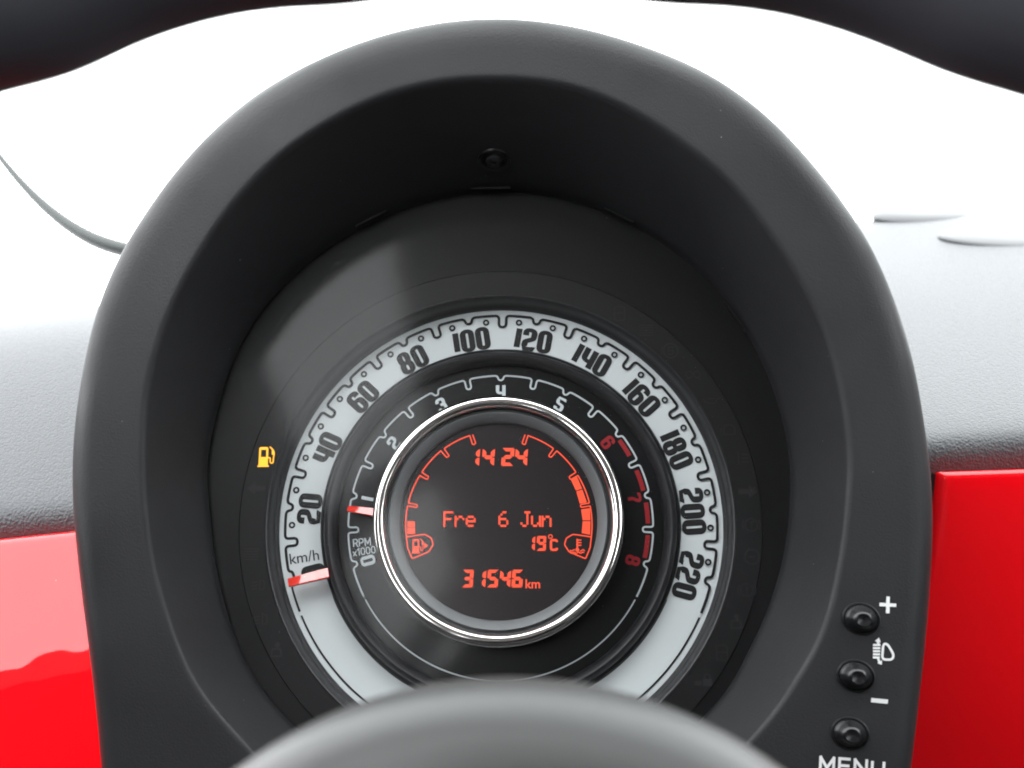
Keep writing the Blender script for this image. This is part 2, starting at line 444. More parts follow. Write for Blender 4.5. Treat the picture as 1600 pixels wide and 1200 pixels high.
PC = (780.0, 760.0)
LENS_O = [(775,292),(672,306),(569,345),(456,423),(375,525),(334,637),(318,723),(323,810),(342,931),(381,1040),(446,1126),(600,1225),(780,1250),(960,1215),(1132,1088),(1176,1011),(1215,917),(1237,802),(1237,714),(1222,637),(1175,525),(1127,452),(1081,407),(987,344),(885,305)]
LIP_O = [(775,123),(690,128),(600,150),(500,200),(425,255),(360,325),(310,400),(251,527),(230,608),(225,696),(225,758),(230,812),(238,875),(260,957),(299,1057),(338,1113),(383,1163),(520,1290),(780,1380),(1020,1300),(1165,1165),(1220,1100),(1245,1060),(1275,1010),(1297,950),(1310,890),(1323,790),(1327,717),(1321,654),(1304,567),(1240,420),(1200,360),(1150,295),(1075,230),(1000,180),(900,137)]
OUT_O = [(780,39),(700,44),(600,65),(500,103),(400,160),(300,252),(240,330),(190,413),(157,495),(134,597),(121,708),(121,790),(130,888),(145,1005),(158,1113),(166,1200),(185,1330),(260,1480),(450,1600),(780,1660),(1100,1610),(1310,1490),(1390,1340),(1418,1200),(1430,1100),(1441,1000),(1449,900),(1452,810),(1449,742),(1446,717),(1437,654),(1421,567),(1390,467),(1354,387),(1305,312),(1250,245),(1175,172),(1100,122),(1000,80),(900,52)]
NA = 240
def polar(pts):
    a = sorted((math.atan2(-(y-PC[1]), x-PC[0]) % (2*math.pi), math.hypot(x-PC[0], y-PC[1])) for x, y in pts)
    n = len(a); ext = [(a[i % n][0]+2*math.pi*(i//n), a[i % n][1]) for i in range(-3, n+3)]
    ext = [(t if i >= 3 else t, r) for i, (t, r) in enumerate(ext)]
    out = []
    for j in range(NA):
        t = 2*math.pi*j/NA
        for k in range(1, len(ext)-2):
            if ext[k][0] <= t <= ext[k+1][0]: break
        (t0, r0), (t1, r1), (t2, r2), (t3, r3) = ext[k-1:k+3]
        h = t2-t1; m1 = (r2-r0)/(t2-t0)*h; m2 = (r3-r1)/(t3-t1)*h; s = (t-t1)/h
        out.append((2*s**3-3*s*s+1)*r1+(s**3-2*s*s+s)*m1+(-2*s**3+3*s*s)*r2+(s**3-s*s)*m2)
    for _ in range(3):
        out = [(out[i-1]+2*out[i]+out[(i+1) % NA])/4 for i in range(NA)]
    return [(PC[0]+r*math.cos(2*math.pi*j/NA), PC[1]-r*math.sin(2*math.pi*j/NA)) for j, r in enumerate(out)]
lensP, lipP, outP = polar(LENS_O), polar(LIP_O), polar(OUT_O)
ZL = .0125
ZPL = .0075                                 # level of the black plate round the dial
lens3 = [U(x, y, ZL) for x, y in lensP]
lip3 = [UF(x, y) for x, y in lipP]
def shrink(P, d):
    return [(x+(PC[0]-x)*d/math.hypot(x-PC[0], y-PC[1]), y+(PC[1]-y)*d/math.hypot(x-PC[0], y-PC[1])) for x, y in P]
lipf = [UF(x, y) for x, y in shrink(lipP, -9)]                # where the front face starts
lipw = [a.lerp(b, .06) for a, b in zip(lip3, lens3)]           # where the tunnel wall starts
outf = [UF(x, y) for x, y in shrink(outP, 33)]
outs = [UF(x, y, FA-.012) for x, y in outP]
rings = [[Vector((p.x, p.y, ZPL-.0005)) for p in lens3]]
for t in (0, .12, .3, .5, .7, .86): rings.append([a.lerp(b, t) for a, b in zip(lens3, lipw)])
def bez(A, B, Cc, k): return [(a*(1-t)**2+b*2*t*(1-t)+c*t*t) for a, b, c in zip(A, B, Cc)] if False else None
for k in range(0, 7):
    t = k/6; rings.append([a*(1-t)**2+b*2*t*(1-t)+c*t*t for a, b, c in zip(lipw, lip3, lipf)])
for t in (.12, .3, .5, .7, .88):                                # gently crowned front face
    rings.append([a.lerp(b, t)+Vector((0, 0, 0)) for a, b in zip(lipf, outf)])
corner = [Vector((o.x, o.y, FA+FB*o.y+.0005)) for o in outs]
for k in range(0, 9):
    t = k/8; rings.append([a*(1-t)**2+b*2*t*(1-t)+c*t*t for a, b, c in zip(outf, corner, outs)])
for d in (.012, .04, .09, .13): rings.append([Vector((o.x*(1-.12*d), o.y*(1-.12*d), o.z-d)) for o in outs])
vs, fs = loft(rings)
me = from_lists(vs, fs); fix_normals(me)
hood = link('hood', me, M['hood'], clu, True); hood['label'] = 'black arched hood with smooth rounded rim'

# screw recess in the roof of the tunnel
j90 = NA//4
best = min((abs(proj(lens3[j90].lerp(lip3[j90], t/200))[1]-250), t/200) for t in range(201))[1]
sp = lens3[j90].lerp(lip3[j90], best); sp.x = U(772, 250, sp.z).x
ax = (lip3[j90]-lens3[j90]); ax.x = 0; ax.normalize()
nrm = Vector((1, 0, 0)).cross(ax); nrm = -nrm if nrm.y > 0 else nrm
def local(p, ex, ey, ez): return lambda x, y, z=0: p+ex*x+ey*y+ez*z
def lathe_local(name, prof, fr, mat, parent, n=40, sx=1, sy=1, ang=40):
    rings = [[fr(r*sx*math.cos(2*math.pi*j/n), r*sy*math.sin(2*math.pi*j/n), z) for j in range(n)] for r, z in prof]
    vs, fs = loft(rings); me = from_lists(vs, fs); fix_normals(me); autosmooth(me, ang)
    return link(name, me, mat, parent)
fr = local(sp, Vector((1, 0, 0)), ax, nrm)
rs = 26/FPX*.39
sc = lathe_local('screw_recess', [(rs*1.12, -.0004), (rs*1.05, .0007), (rs*.93, .0006), (rs*.86, .0002), (rs*.3, .00015), (.00001, .00015)], fr, M['hole'], hood)
lathe_local('screw', [(rs*.55, .0003), (rs*.52, .0012), (rs*.42, .0016), (rs*.22, .0016), (rs*.18, .0007), (.00001, .0007)], fr, M['satin'], hood, 12)

# black plate at the bottom of the tunnel
def rr_(k): return [Vector((p.x*(1-k)*1.01+364*PX*k*p.x/p.xy.length, p.y*(1-k)*1.01+364*PX*k*p.y/p.xy.length, ZPL)) for p in lens3]
pr = [rr_(k) for k in (0, .3, .6, 1)]
pr.append([Vector((358*PX*p.x/p.xy.length, 358*PX*p.y/p.xy.length, ZPL-.004)) for p in lens3])
vs, fs = loft(pr); me = from_lists(vs, fs); fix_normals(me); autosmooth(me, 40)
plate = link('dial_plate', me, M['plate'], clu)

# -------- speedometer
P = PX
RO, RI_ = 347*P, 279*P
PL = P*(CAMP.z-ZPL)/CAMP.z
lathe('lamp_band', [(366*PL, ZPL+.0001), (366*PL, ZPL+.0004), (408*PL, ZPL+.0004), (409.5*PL, ZPL+.0001)], M['lampplate'], clu)
lathe('outer_trim', [(346.5*P, -.001), (347*P, .0008), (349*P, .0016), (351*P, .0018), (352.5*P, .0022), (354*P, .0050), (355.5*P, .0068), (357.5*P, .0079), (360*P, .0082), (362*P, .0080), (363.5*P, .0070)], M['satin'], clu)
speedo = lathe('speedometer_ring', [(RI_-2*P, -.001), (RI_-2*P, 0), (RO+1*P, 0), (RO+1*P, -.001)], M['white'], clu)
speedo['label'] = 'white speedometer ring with black numerals'
def ang_at(px, py, z=0): p = U(px, py, z); return math.atan2(p.y, p.x)
a20, a220 = ang_at(481, 796), ang_at(1079, 901)
A110 = R(89.4)
STEP = R(.9527)
def va(v): return A110-(v-110)*STEP
def unroll(segs, Rm, rc, tube, zf, ds=2.0*P):
    """segs: points (angle, radial offset) -> rounded -> mapped on the circle"""
    pts = [(-a*Rm, o) for a, o in segs]
    q = roundpoly(pts, rc)
    out = []
    for i in range(len(q)-1):
        n = max(1, int((q[i+1]-q[i]).length/(3*P)))
        for k in range(n): out.append(q[i].lerp(q[i+1], k/n))
    out.append(q[-1])
    return [((Rm+p.y)*math.cos(-p.x/Rm), (Rm+p.y)*math.sin(-p.x/Rm)) for p in out]
def notch(a, Rm, hw, dep, flare=0):
    h = hw/Rm; f = flare/Rm
    return [(a+h+f, 0), (a+h, -dep), (a-h, -dep), (a-h-f, 0)]
ZP = .00012
RL = 337.5*P
segs = [(va(0)+R(.2), -7*P), (va(0)-R(1.6), -6*P), (va(0)-R(1.8), 0)]
for v in range(10, 230, 10):
    segs += notch(va(v), RL, 6.0*P, 19*P) if v % 20 else notch(va(v), RL, 4.5*P, 9.5*P, 2*P)
segs += [(va(220)-R(8.6), 0)]
ink = Ink(); ink.stroke(unroll(segs, RL, 6*P, 0, 0), 4.3*P)
ink.stroke([(RL*math.cos(va(0)+R(1.6+.4*i)), RL*math.sin(va(0)+R(1.6+.4*i))) for i in range(20)], 3.4*P)
b0, b1 = va(0)+R(10.3), va(220)-R(9.8)+2*math.pi
ink.stroke([(RL*math.cos(b0+(b1-b0)*i/160), RL*math.sin(b0+(b1-b0)*i/160)) for i in range(161)], 3.0*P)
c0, c1 = va(0)+R(9.3), va(220)-R(9)+2*math.pi
ink.stroke([((RI_+2*P)*math.cos(c0+(c1-c0)*i/160), (RI_+2*P)*math.sin(c0+(c1-c0)*i/160)) for i in range(161)], 3.0*P)  # dark inner line stands in for the raised trim's shadow gap
ink.build('scale_line', M['ink'], speedo, flat(0, 0, ZP))
ink = Ink()
for v in range(20, 240, 20):
    for dv in (-5, 5):
        if v == 220 and dv == 5: continue
        a = va(v+dv*1.02); rr = 327.0*P; ink.ring(rr*math.cos(a), rr*math.sin(a), 3.8*P, 3.0*P, 18)
ink.build('scale_dots', M['ink'], speedo, flat(0, 0, ZP))
for v in range(0, 240, 20):
    a = va(v); rr = (301 if v else 300)*P
    ink = numeral(str(v), 23.4*P, 38*P, 9.8*P, 6.8*P, 6.5*P, 1.3*P)
    o = ink.build('numeral', M['ink'], speedo, flat(rr*math.cos(a), rr*math.sin(a), ZP, a-math.pi/2))
p = U(475.5, 871, ZP)
textmesh('unit_text', 'km/h', 24*P, M['ink'], speedo, flat(p.x, p.y, ZP, R(9)), .00002)

lathe('inner_trim', [(282*P, -.001), (281.5*P, .0006), (279.5*P, .0010), (277.5*P, .0008), (277*P, .0002), (275.5*P, .0002), (274.5*P, .0030), (271.5*P, .0048), (266*P, .0056), (260*P, .0050), (256.5*P, .0034), (255*P, -.001)], M['satin'], clu, ang=50)

# -------- tachometer
tach = lathe('tachometer_face', [(257*P, -.0005), (180*P, -.0005)], M['tach'], clu)
tach['label'] = 'black rev counter ring with white scale and red zone'
TA = R(26.3)
def ta(k): return R(89.85)-(k-4)*TA
RT = 238.5*P; ZT = -.0005+.00012
segs = [(ta(0)+R(12.7), 0)]
for h in range(0, 17):
    k = h/2
    segs += notch(ta(k), RT, 4.2*P, 16*P) if h % 2 else notch(ta(k), RT, 3.4*P, 7.5*P, 2*P)
segs += [(ta(8)-R(12.7), 0)]
ink = Ink(); ink.stroke(unroll(segs, RT, 4.5*P, 0, 0), 2.8*P)
b0, b1 = ta(0)+R(13.9), ta(8)-R(13.9)+2*math.pi
ink.stroke([(RT*math.cos(b0+(b1-b0)*i/160), RT*math.sin(b0+(b1-b0)*i/160)) for i in range(161)], 2.0*P)
ink.build('scale_line', M['tline'], tach, flat(0, 0, ZT))
for k in range(9):
    a = ta(k); rr = 213.5*P
    ink = numeral(str(k), 15.5*P, 23*P, 5.4*P, 4.0*P, 4*P, P)
    ink.build('numeral', M['tline'] if k < 6 else M['tred'], tach, flat(rr*math.cos(a), rr*math.sin(a), ZT, a-math.pi/2))
for k0, k1 in ((6.08, 6.36), (6.60, 6.92), (7.10, 7.41), (7.58, 7.92)):
    ink = Ink(); rr = 230.5*P
    ink.stroke([(rr*math.cos(ta(k0+(k1-k0)*i/10)), rr*math.sin(ta(k0+(k1-k0)*i/10))) for i in range(11)], 7*P)
    ink.build('redline_mark', M['tred'], tach, flat(0, 0, ZT))

# -------- chrome bezel, surround, display
ZB = .016
k_ = (CAMP.z-ZB)/CAMP.z                      # a pixel is smaller up here
Q = P*k_
bez_c = U(778.8, 818.5, ZB); BC = (bez_c.x*.35, bez_c.y*.35)
BC = (0.0, 0.0)
lathe('chrome_bezel', [(186*P, -.001), (187*P, .006), (191*Q, .0095), (195*Q, .0130), (197.3*Q, .0150), (197*Q, .0157), (195.5*Q, .0161), (192.5*Q, .01652), (188.5*Q, .01672), (184*Q, .01662), (181*Q, .01632), (179*Q, .0158), (178.2*Q, .0150), (178.2*Q, .0138)], M['chrome'], clu, BC, ang=60)
lathe('bezel_step', [(178.7*Q, .0139), (178*Q, .0146), (177*Q, .0145), (176*Q, .0137), (173*Q, .0137), (172*Q, .0144)], M['satin'], clu, BC, ang=30)
lathe('display_surround', [(172.3*Q, .0143), (171*Q, .01455), (169*Q, .0144), (158.5*Q, .0124), (156.5*Q, .0118), (156*Q, .0105)], M['surround'], clu, BC, ang=50)
ZD = .0108
lcd_c = U(779.5, 817.5, ZD)
lcd = lathe('display', [(160*Q, ZD), (60*Q, ZD), (.00001, ZD)], M['lcd'], clu, BC)
lcd['label'] = 'dark round display with orange figures'
ZI = ZD+.0001
D1 = (U(880, 818, ZI)-U(680, 818, ZI)).length/200
def dp(px, py): p = U(px, py, ZI); return p.x, p.y
def dframe(px, py, rot=0, shear=0): x, y = dp(px, py); return flat(x, y, ZI, rot, 1, shear)
def digits7(name, s, boxes, h, t, shear=.07):
    for ch, (px, py, w) in zip(s, boxes):
        ink = Ink(); seg7(ink, ch, -w/2*D1, w*D1, h*D1, t*D1)
        ink.build(name, M['orange'], lcd, dframe(px, py, 0, shear))
digits7('clock_digit', '1424', [(741.5, 714.5, 16), (763, 714.5, 19.5), (793.5, 714, 19.5), (814.5, 714.5, 19.5)], 30, 6.2)
digits7('odometer_digit', '31546', [(731, 904, 17), (750.5, 904.5, 17), (770, 904, 17), (789.5, 904.5, 17), (808.5, 904, 17)], 28.5, 5.6)
digits7('temperature_digit', '19', [(828.5, 849, 15), (846, 849, 14.5)], 24, 4.6, .05)
ink = Ink(); ink.ring(0, 0, 3.0*D1, 1.5*D1, 14); ink.build('degree_mark', M['orange'], lcd, dframe(860, 838.5))
ink = Ink(); ink.stroke(roundpoly([(5*D1, 5*D1), (5*D1, 8*D1), (-4*D1, 8*D1), (-4*D1, -7*D1), (5*D1, -7*D1), (5*D1, -4*D1)], 3*D1), 3.6*D1)
ink.build('temperature_unit', M['orange'], lcd, dframe(865, 852))
textmesh('distance_unit', 'km', 19.5*D1, M['orange'], lcd, dframe(832.5, 913), .00006)
F57 = {'F': ['11111', '10000', '10000', '11110', '10000', '10000', '10000'], 'r': ['00000', '00000', '10110', '11001', '10000', '10000', '10000'],
       'e': ['00000', '00000', '01110', '10001', '11111', '10000', '01110'], '6': ['00110', '01000', '10000', '11110', '10001', '10001', '01110'],
       'J': ['00111', '00010', '00010', '00010', '00010', '10010', '01100'], 'u': ['00000', '00000', '10001', '10001', '10001', '10011', '01101'],
       'n': ['00000', '00000', '10110', '11001', '10001', '10001', '10001']}
for ch, px in (('F', 700.5), ('r', 718), ('e', 735.5), ('6', 786.5), ('J', 821), ('u', 837.5), ('n', 854)):
    ink = Ink(); cw, chh = 3.1*D1, 3.5*D1
    for r_, row in enumerate(F57[ch]):
        for c_, b in enumerate(row):
            if b == '1':
                x, y = (c_-2)*cw, (3-r_)*chh; ink.lift = 0
                a, bb = cw*.5, chh*.49
                ink.fill([(x-a, y-bb), (x+a, y-bb), (x+a, y+bb), (x-a, y+bb)])
    ink.build('date_character', M['orange'], lcd, dframe(px, 811))
# bar gauges left and right
def mir(l, side): return [(779.5+(px-779.5)*side, py) for px, py in l]
def lstroke(name, pts, w, rad=2.0, closed=False):
    q = roundpoly([(px, py) for px, py in pts], rad, closed)
    ink = Ink(); ink.stroke([dp(v.x, v.y) for v in q], w*D1, closed=closed)
    return ink.build(name, M['orange'], lcd, flat(0, 0, ZI))
def arc(px0, py0, px1, py1, n=8):
    cx, cy, = 779.5, 826.0
    r0, r1 = math.hypot(px0-cx, py0-cy), math.hypot(px1-cx, py1-cy); a0, a1 = math.atan2(py0-cy, px0-cx), math.atan2(py1-cy, px1-cx)
    if a1-a0 > math.pi: a1 -= 2*math.pi
    if a0-a1 > math.pi: a1 += 2*math.pi
    return [(cx+(r0+(r1-r0)*i/n)*math.cos(a0+(a1-a0)*i/n), cy+(r0+(r1-r0)*i/n)*math.sin(a0+(a1-a0)*i/n)) for i in range(n+1)]
G = [(738.5, 679), (743.5, 693), (738.5, 695), (734, 680.5)] 
G += arc(734, 680.5, 694, 701)
G += [(702, 712.5), (698, 715), (689, 704.5)]
G += arc(689, 704.5, 659, 738)
G += [(670, 745), (667.5, 749.5), (656, 743)]
G += arc(656, 743, 638, 786)
G += [(652, 788.5), (651.5, 793), (637, 790.5)]
G += arc(637, 790.5, 635, 838)
G += [(637, 856), (644, 873), (656, 868), (670, 862), (677, 851), (674, 841), (664, 835), (655, 836), (635.5, 839)]
fg = lstroke('fuel_scale', G, 1.9)
tg = lstroke('coolant_scale', mir(G, -1), 1.9)
def quad(name, pts):
    ink = Ink(); ink.fill([dp(*p) for p in pts]); return ink.build(name, M['orange'], lcd, flat(0, 0, ZI))
quad('fuel_bar', [(636.8, 814.5), (648, 814.5), (648.3, 823.5), (636.6, 823.5)])
quad('fuel_bar', [(636.6, 824.5), (648.3, 824.5), (648.6, 834), (636.6, 834.5)])
for q in ([(892, 749.5), (901.5, 745), (909.5, 763.5), (900, 766.5)], [(900.5, 768), (910, 765), (917, 785), (906, 787)],
          [(908, 796), (921.5, 794), (922.5, 813), (910.5, 813)], [(910.5, 814.5), (922.6, 814.5), (922, 835.5), (909, 833)]):
    quad('coolant_bar', q)
def pump(mat, parent, frame, s, name, arrow=False):
    ink = Ink(); 
    def f(l): ink.fill([(x*s, y*s) for x, y in l])
    f([(-9, -13), (6, -13), (6, -11), (-9, -11)])
    f([(-7.5, -11), (4.5, -11), (4.5, 0), (-7.5, 0)])
    f([(-7.5, 0), (-4.9, 0), (-4.9, 9.5), (-7.5, 11)]); f([(1.9, 0), (4.5, 0), (4.5, 11), (1.9, 9.5)])
    f([(-7.5, 11), (-4.9, 9.5), (1.9, 9.5), (4.5, 11), (3, 13), (-6, 13)])
    ink.stroke(roundpoly([(4.5*s, -1*s), (7.5*s, -1*s), (7.5*s, -8*s), (11.5*s, -8*s), (11.5*s, -2*s), (12.5*s, 5*s), (11*s, 9*s), (6*s, 13.5*s)], 2*s), 1.6*s)
    f([(9.2, 3), (11.8, 3), (11.8, 9), (9.2, 9)])
    if arrow: f([(14, -4.5), (21, 1), (14, 6.5)])
    return ink.build(name, mat, parent, frame)
pump(M['orange'], lcd, dframe(651, 853.5), .86*D1, 'fuel_symbol', True)
ink = Ink(); s = D1
ink.stroke([(0, -5*s), (0, 11*s)], 2.6*s); ink.disc(0, -6*s, 3.0*s)
for yy in (9, 5, 1): ink.stroke([(1*s, yy*s), (6.5*s, yy*s)], 1.8*s)
for yy in (-7, -10.5):
    for sx_ in (-1, 1) if yy == -7 else (0,):
        xs = [(3.5*sx_+sx_*i*.9 if sx_ else -11+i*1.8) for i in range(13)] if sx_ == 0 else [sx_*(4+i*.75) for i in range(11)]
        ink.stroke([(x*s, (yy+1.1*math.sin(x*.9))*s) for x in xs], 1.7*s)
ink.build('coolant_symbol', M['orange'], lcd, dframe(902, 853))

# -------- needles
def needle(name, p0, p1, w0, w1, z, h):
    d = (p1-p0).normalized(); n = Vector((-d.y, d.x, 0)); up = Vector((0, 0, 1))
    secs = []; u = 1 if n.y > 0 else -1
    for t, w, hh in ((0, w0*.94, h*.80), (.03, w0, h), (.97, w1, h*1.1), (1, w1*.96, h*.9)):
        c = p0.lerp(p1, t); c.z = z
        secs.append([c+n*w*.5*u, c+n*w*.47*u+up*hh*.25, c-n*w*.36*u+up*hh, c-n*w*.44*u+up*hh*.95, c-n*w*.5*u+up*hh*.6, c-n*w*.5*u])
    vs, fs = loft(secs); b = len(secs[0]); fs += [tuple(range(b)), tuple(range(len(vs)-b, len(vs)))]
    me = from_lists(vs, fs); fix_normals(me); autosmooth(me, 30)
    return link(name, me, M['needle'], clu)
zN = .0042
needle('speed_needle', U(451, 911, zN), U(514, 895, zN), 14.5*P, 17*P, zN, .0016)
needle('rev_needle', U(543.5, 795, .0035), U(596, 802.5, .0035), 10*P, 15*P, .0035, .0014)

# -------- warning lamps round the dial
ZW = ZPL+.00055
def wl_frame(px, py, rot=0, s=1): p = U(px, py, ZW); return flat(p.x, p.y, ZW, rot, P*s)
fl = pump(M['amber'], plate, wl_frame(413.5, 714), 1.2, 'fuel_warning_lamp'); fl['label'] = 'lit amber fuel pump warning lamp'
def ghost(px, py, kind, s=1.0):
    ink = Ink()
    st = lambda l, w=1.8, c=False: ink.stroke(l, w, closed=c)
    if kind == 'arrow': ink.fill([(-14, -4), (2, -4), (2, 4), (-14, 4)]); ink.fill([(2, -11), (15, 0), (2, 11)])
    elif kind == 'arrowl': ink.fill([(14, -4), (14, 4), (-2, 4), (-2, -4)]); ink.fill([(-2, -11), (-2, 11), (-15, 0)])
    elif kind == 'brake': ink.ring(0, 0, 9.5, 1.8); st([(0, -1), (0, 5.5)], 2.4); ink.disc(0, -4.5, 1.4, 10); st([(-11, -8), (-14, 0), (-11, 8)]); st([(11, -8), (14, 0), (11, 8)])
    elif kind == 'circle': ink.ring(0, 0, 11, 1.8); st([(-5, 0), (5, 0)], 2)
    elif kind == 's': ink.ring(0, 0, 11.5, 2.2); st(roundpoly([(4, 4), (3, 6), (-4, 6), (-4, 0), (4, 0), (4, -6), (-4, -6), (-4, -4)], 2.5), 2.2); st([(-14, -6), (-15, 0), (-13, 7)])
    elif kind == 'list':
        for y in (-8, -4, 0, 4, 8): st([(-11, y), (11, y)], 1.6)
    elif kind == 'coil': ink.ring(-6, 0, 5, 1.7); ink.ring(6, 0, 5, 1.7); st([(-11, -8), (-4, -5)]); st([(11, -8), (4, -5)])
    elif kind == 'oil': st(roundpoly([(-14, 2), (-8, -5), (6, -5), (8, 1), (15, 5)], 2)); st([(-6, 2), (5, 2)])
    elif kind == 'engine': st(roundpoly([(-9, -7), (8, -7), (8, 4), (3, 8), (-6, 8), (-9, 3)], 2), 1.8, True); st([(-13, -2), (-13, 4)])
    elif kind == 'lines':
        for y in (-6, 0, 6): st([(1, y), (11, y)], 1.8)
        st([(-4, -10), (-4, 10)], 2)
    elif kind == 'belt': ink.disc(1, 8, 4, 14); st(roundpoly([(-6, 2), (6, 2), (8, -9), (-8, -9)], 2), 3, True)
    elif kind == 'door': st(roundpoly([(-8, -11), (8, -11), (8, 11), (-8, 11)], 3), 1.8, True); st([(-8, 1), (8, 1)], 1.5)
    elif kind == 'lock': ink.fill([(-2, -8), (12, -8), (12, 3), (-2, 3)]); st([(1, 3), (1, 8), (5, 10), (9, 8), (9, 3)], 2.2); ink.fill([(-14, -7), (-4, -7), (-4, 0), (-14, 0)])
    elif kind == 'lamp':
        st(roundpoly([(2, -8), (9, -6), (9, 6), (2, 8)], 4), 1.8, True)
        for y in (-5, 0, 5): st([(-11, y-2), (-2, y)], 1.6)
    elif kind == 'fan': [ink.disc(7*math.cos(a), 7*math.sin(a), 4, 12) for a in (0.5, 2.6, 4.7)]
    ink.build('unlit_lamp', M['ghost'], plate, wl_frame(px, py, 0, s))
for px, py, k in ((968, 490, 'door'), (1010, 516, 'list'), (1048, 548, 's'), (1083, 585, 'coil'), (1112, 625, 'oil'), (1140, 672, 'engine'), (1158, 716, 'lines'),
                  (1168, 768, 'arrow'), (1174, 820, 'brake'), (1175, 870, 'circle'), (1167, 922, 'brake'), (1150, 972, 'belt'), (1128, 1020, 'door'), (1100, 1064, 'lock'),
                  (401, 763, 'arrowl'), (392, 866, 'list'), (404, 914, 'lamp'), (408, 968, 'lamp'), (432, 1016, 'belt'), (432, 660, 'fan')):
    ghost(px, py, k)

# -------- clear lens
LR = .095
def dome(p): return ZL + .0085*max(0, 1-((p.x-.0)**2+(p.y-.012)**2)/(LR*LR))
lrings = []
lc = Vector((0, .012, 0))
base = [Vector((p.x, p.y, 0)) for p in lens3]
for t in [1-i/18 for i in range(18)]:
    lrings.append([Vector((*(lc.lerp(p, t)).xy, ZL+.0005+.0065*(1-t*t))) for p in base])
vs, fs = loft(lrings); n = len(vs); vs.append(Vector((lc.x, lc.y, ZL+.0070))); fs += [((17*NA)+j, 17*NA+(j+1) % NA, n) for j in range(NA)]
me = from_lists(vs, fs); fix_normals(me)
lens = link('lens', me, M['lens'], clu, True); lens['label'] = 'clear domed lens over the dials'
# small tabs holding the lens
for px0, py0, px1, py1 in ((736, 293.5, 797, 292.5), (945, 324, 990, 346), (556, 352, 603, 328), (1131, 470, 1165, 517)):
    a, b = U(px0, py0, ZL), U(px1, py1, ZL); d = (b-a).normalized(); n = Vector((-d.y, d.x, 0)); n = -n if n.dot(a) < 0 else n
    V = []
    for z0 in (-.0005, .0001):
        for q in (a-n*.0005, b-n*.0005, b+n*.0005, a+n*.0005): V.append(q+Vector((0, 0, z0)))
    me = from_lists(V, [(0, 3, 2, 1), (4, 5, 6, 7), (0, 1, 5, 4), (1, 2, 6, 5), (2, 3, 7, 6), (3, 0, 4, 7)])
    link('lens_tab', me, M['plate'], lens)

# -------- buttons and their print on the hood's face
bvh_deps = None
from mathutils.bvhtree import BVHTree
hb = BVHTree.FromPolygons([tuple(v.co) for v in hood.data.vertices], [tuple(p.vertices) for p in hood.data.polygons])
def on_hood(px, py):
    h = hb.ray_cast(CAMP, ray(px, py).normalized()); n = h[1]
    if n.z < 0: n = -n
    ex = (Vector((1, 0, 0))-n*n.x).normalized(); return h[0], ex, n.cross(ex), n
def hframe(px, py, rot=0.0, s=1.0, lift=.0002):
    p, ex, ey, n = on_hood(px, py); ca, sa = math.cos(rot), math.sin(rot)
    return lambda x, y, z=0: p+(ex*ca+ey*sa)*x*s+(-ex*sa+ey*ca)*y*s+n*(z+lift)
HP = 1/FPX*.385
for (bx, by, lab) in ((1345.5, 967, 'round black button beside the plus mark'), (1337, 1056, 'round black button beside the minus mark'), (1328, 1146, 'round black button above the menu lettering')):
    fr = hframe(bx, by, R(-14), HP, 0)
    b = lathe_local('button', [(25.5, .0003), (24.5, .0007), (22, .0012), (19, .0020), (15.5, .0030), (12.5, .0037), (11, .0038), (8, .0036), (.01, .0035)], fr, M['button'], clu, 48, 1.0, .83)
    b['label'] = lab
    lathe_local('button_socket', [(30, -.0003), (29, .0004), (27.5, .0005), (26, .0001), (25, -.0004), (.01, -.0004)], fr, M['hole'], b, 48, 1.0, .83)
ink = Ink(); ink.fill([(-12.5, -2.6), (12.5, -2.6), (12.5, 2.6), (-12.5, 2.6)]); ink.fill([(-2.7, -12.5), (2.7, -12.5), (2.7, 12.5), (-2.7, 12.5)])
ink.v = [(x, y, z) for x, y, z in ink.v]
ink.build('plus_mark', M['mark'], clu, hframe(1387, 945, R(-3), HP))
ink = Ink(); ink.fill([(-12.5, -3.2), (12.5, -3.2), (12.5, 3.2), (-12.5, 3.2)]); ink.build('minus_mark', M['mark'], clu, hframe(1374, 1095, R(-6), HP))
ink = Ink(); ink.stroke(roundpoly([(-2, -10), (12, -9), (14, 0), (12, 4), (2, 12), (-3, 11)], 5), 3.4, closed=False)
ink.v, ink.f, ink.lift = [], [], 0
ink.stroke(roundpoly([(-3, -12), (12, -11), (14, -3), (3, 12), (-3, 11)], 6, True), 3.6, closed=True)
for y in range(-4, 5): pass
for k in range(5): ink.stroke([(-18+k*.3+k*2.6*0, 8-k*4.6), (-7+k*.1, 9-k*4.6)], 3.2)
ink.fill([(-16, 14), (-10, 20), (-7, 13)]); ink.stroke([(-12, 15), (-10, 10)], 3.5)
ink.fill([(-10, -18), (-3, -20), (-3, -13)]); ink.stroke([(-7, -16), (-9, -11)], 3.5)
ink.build('headlamp_symbol', M['mark'], clu, hframe(1382, 1018, R(-6), HP))
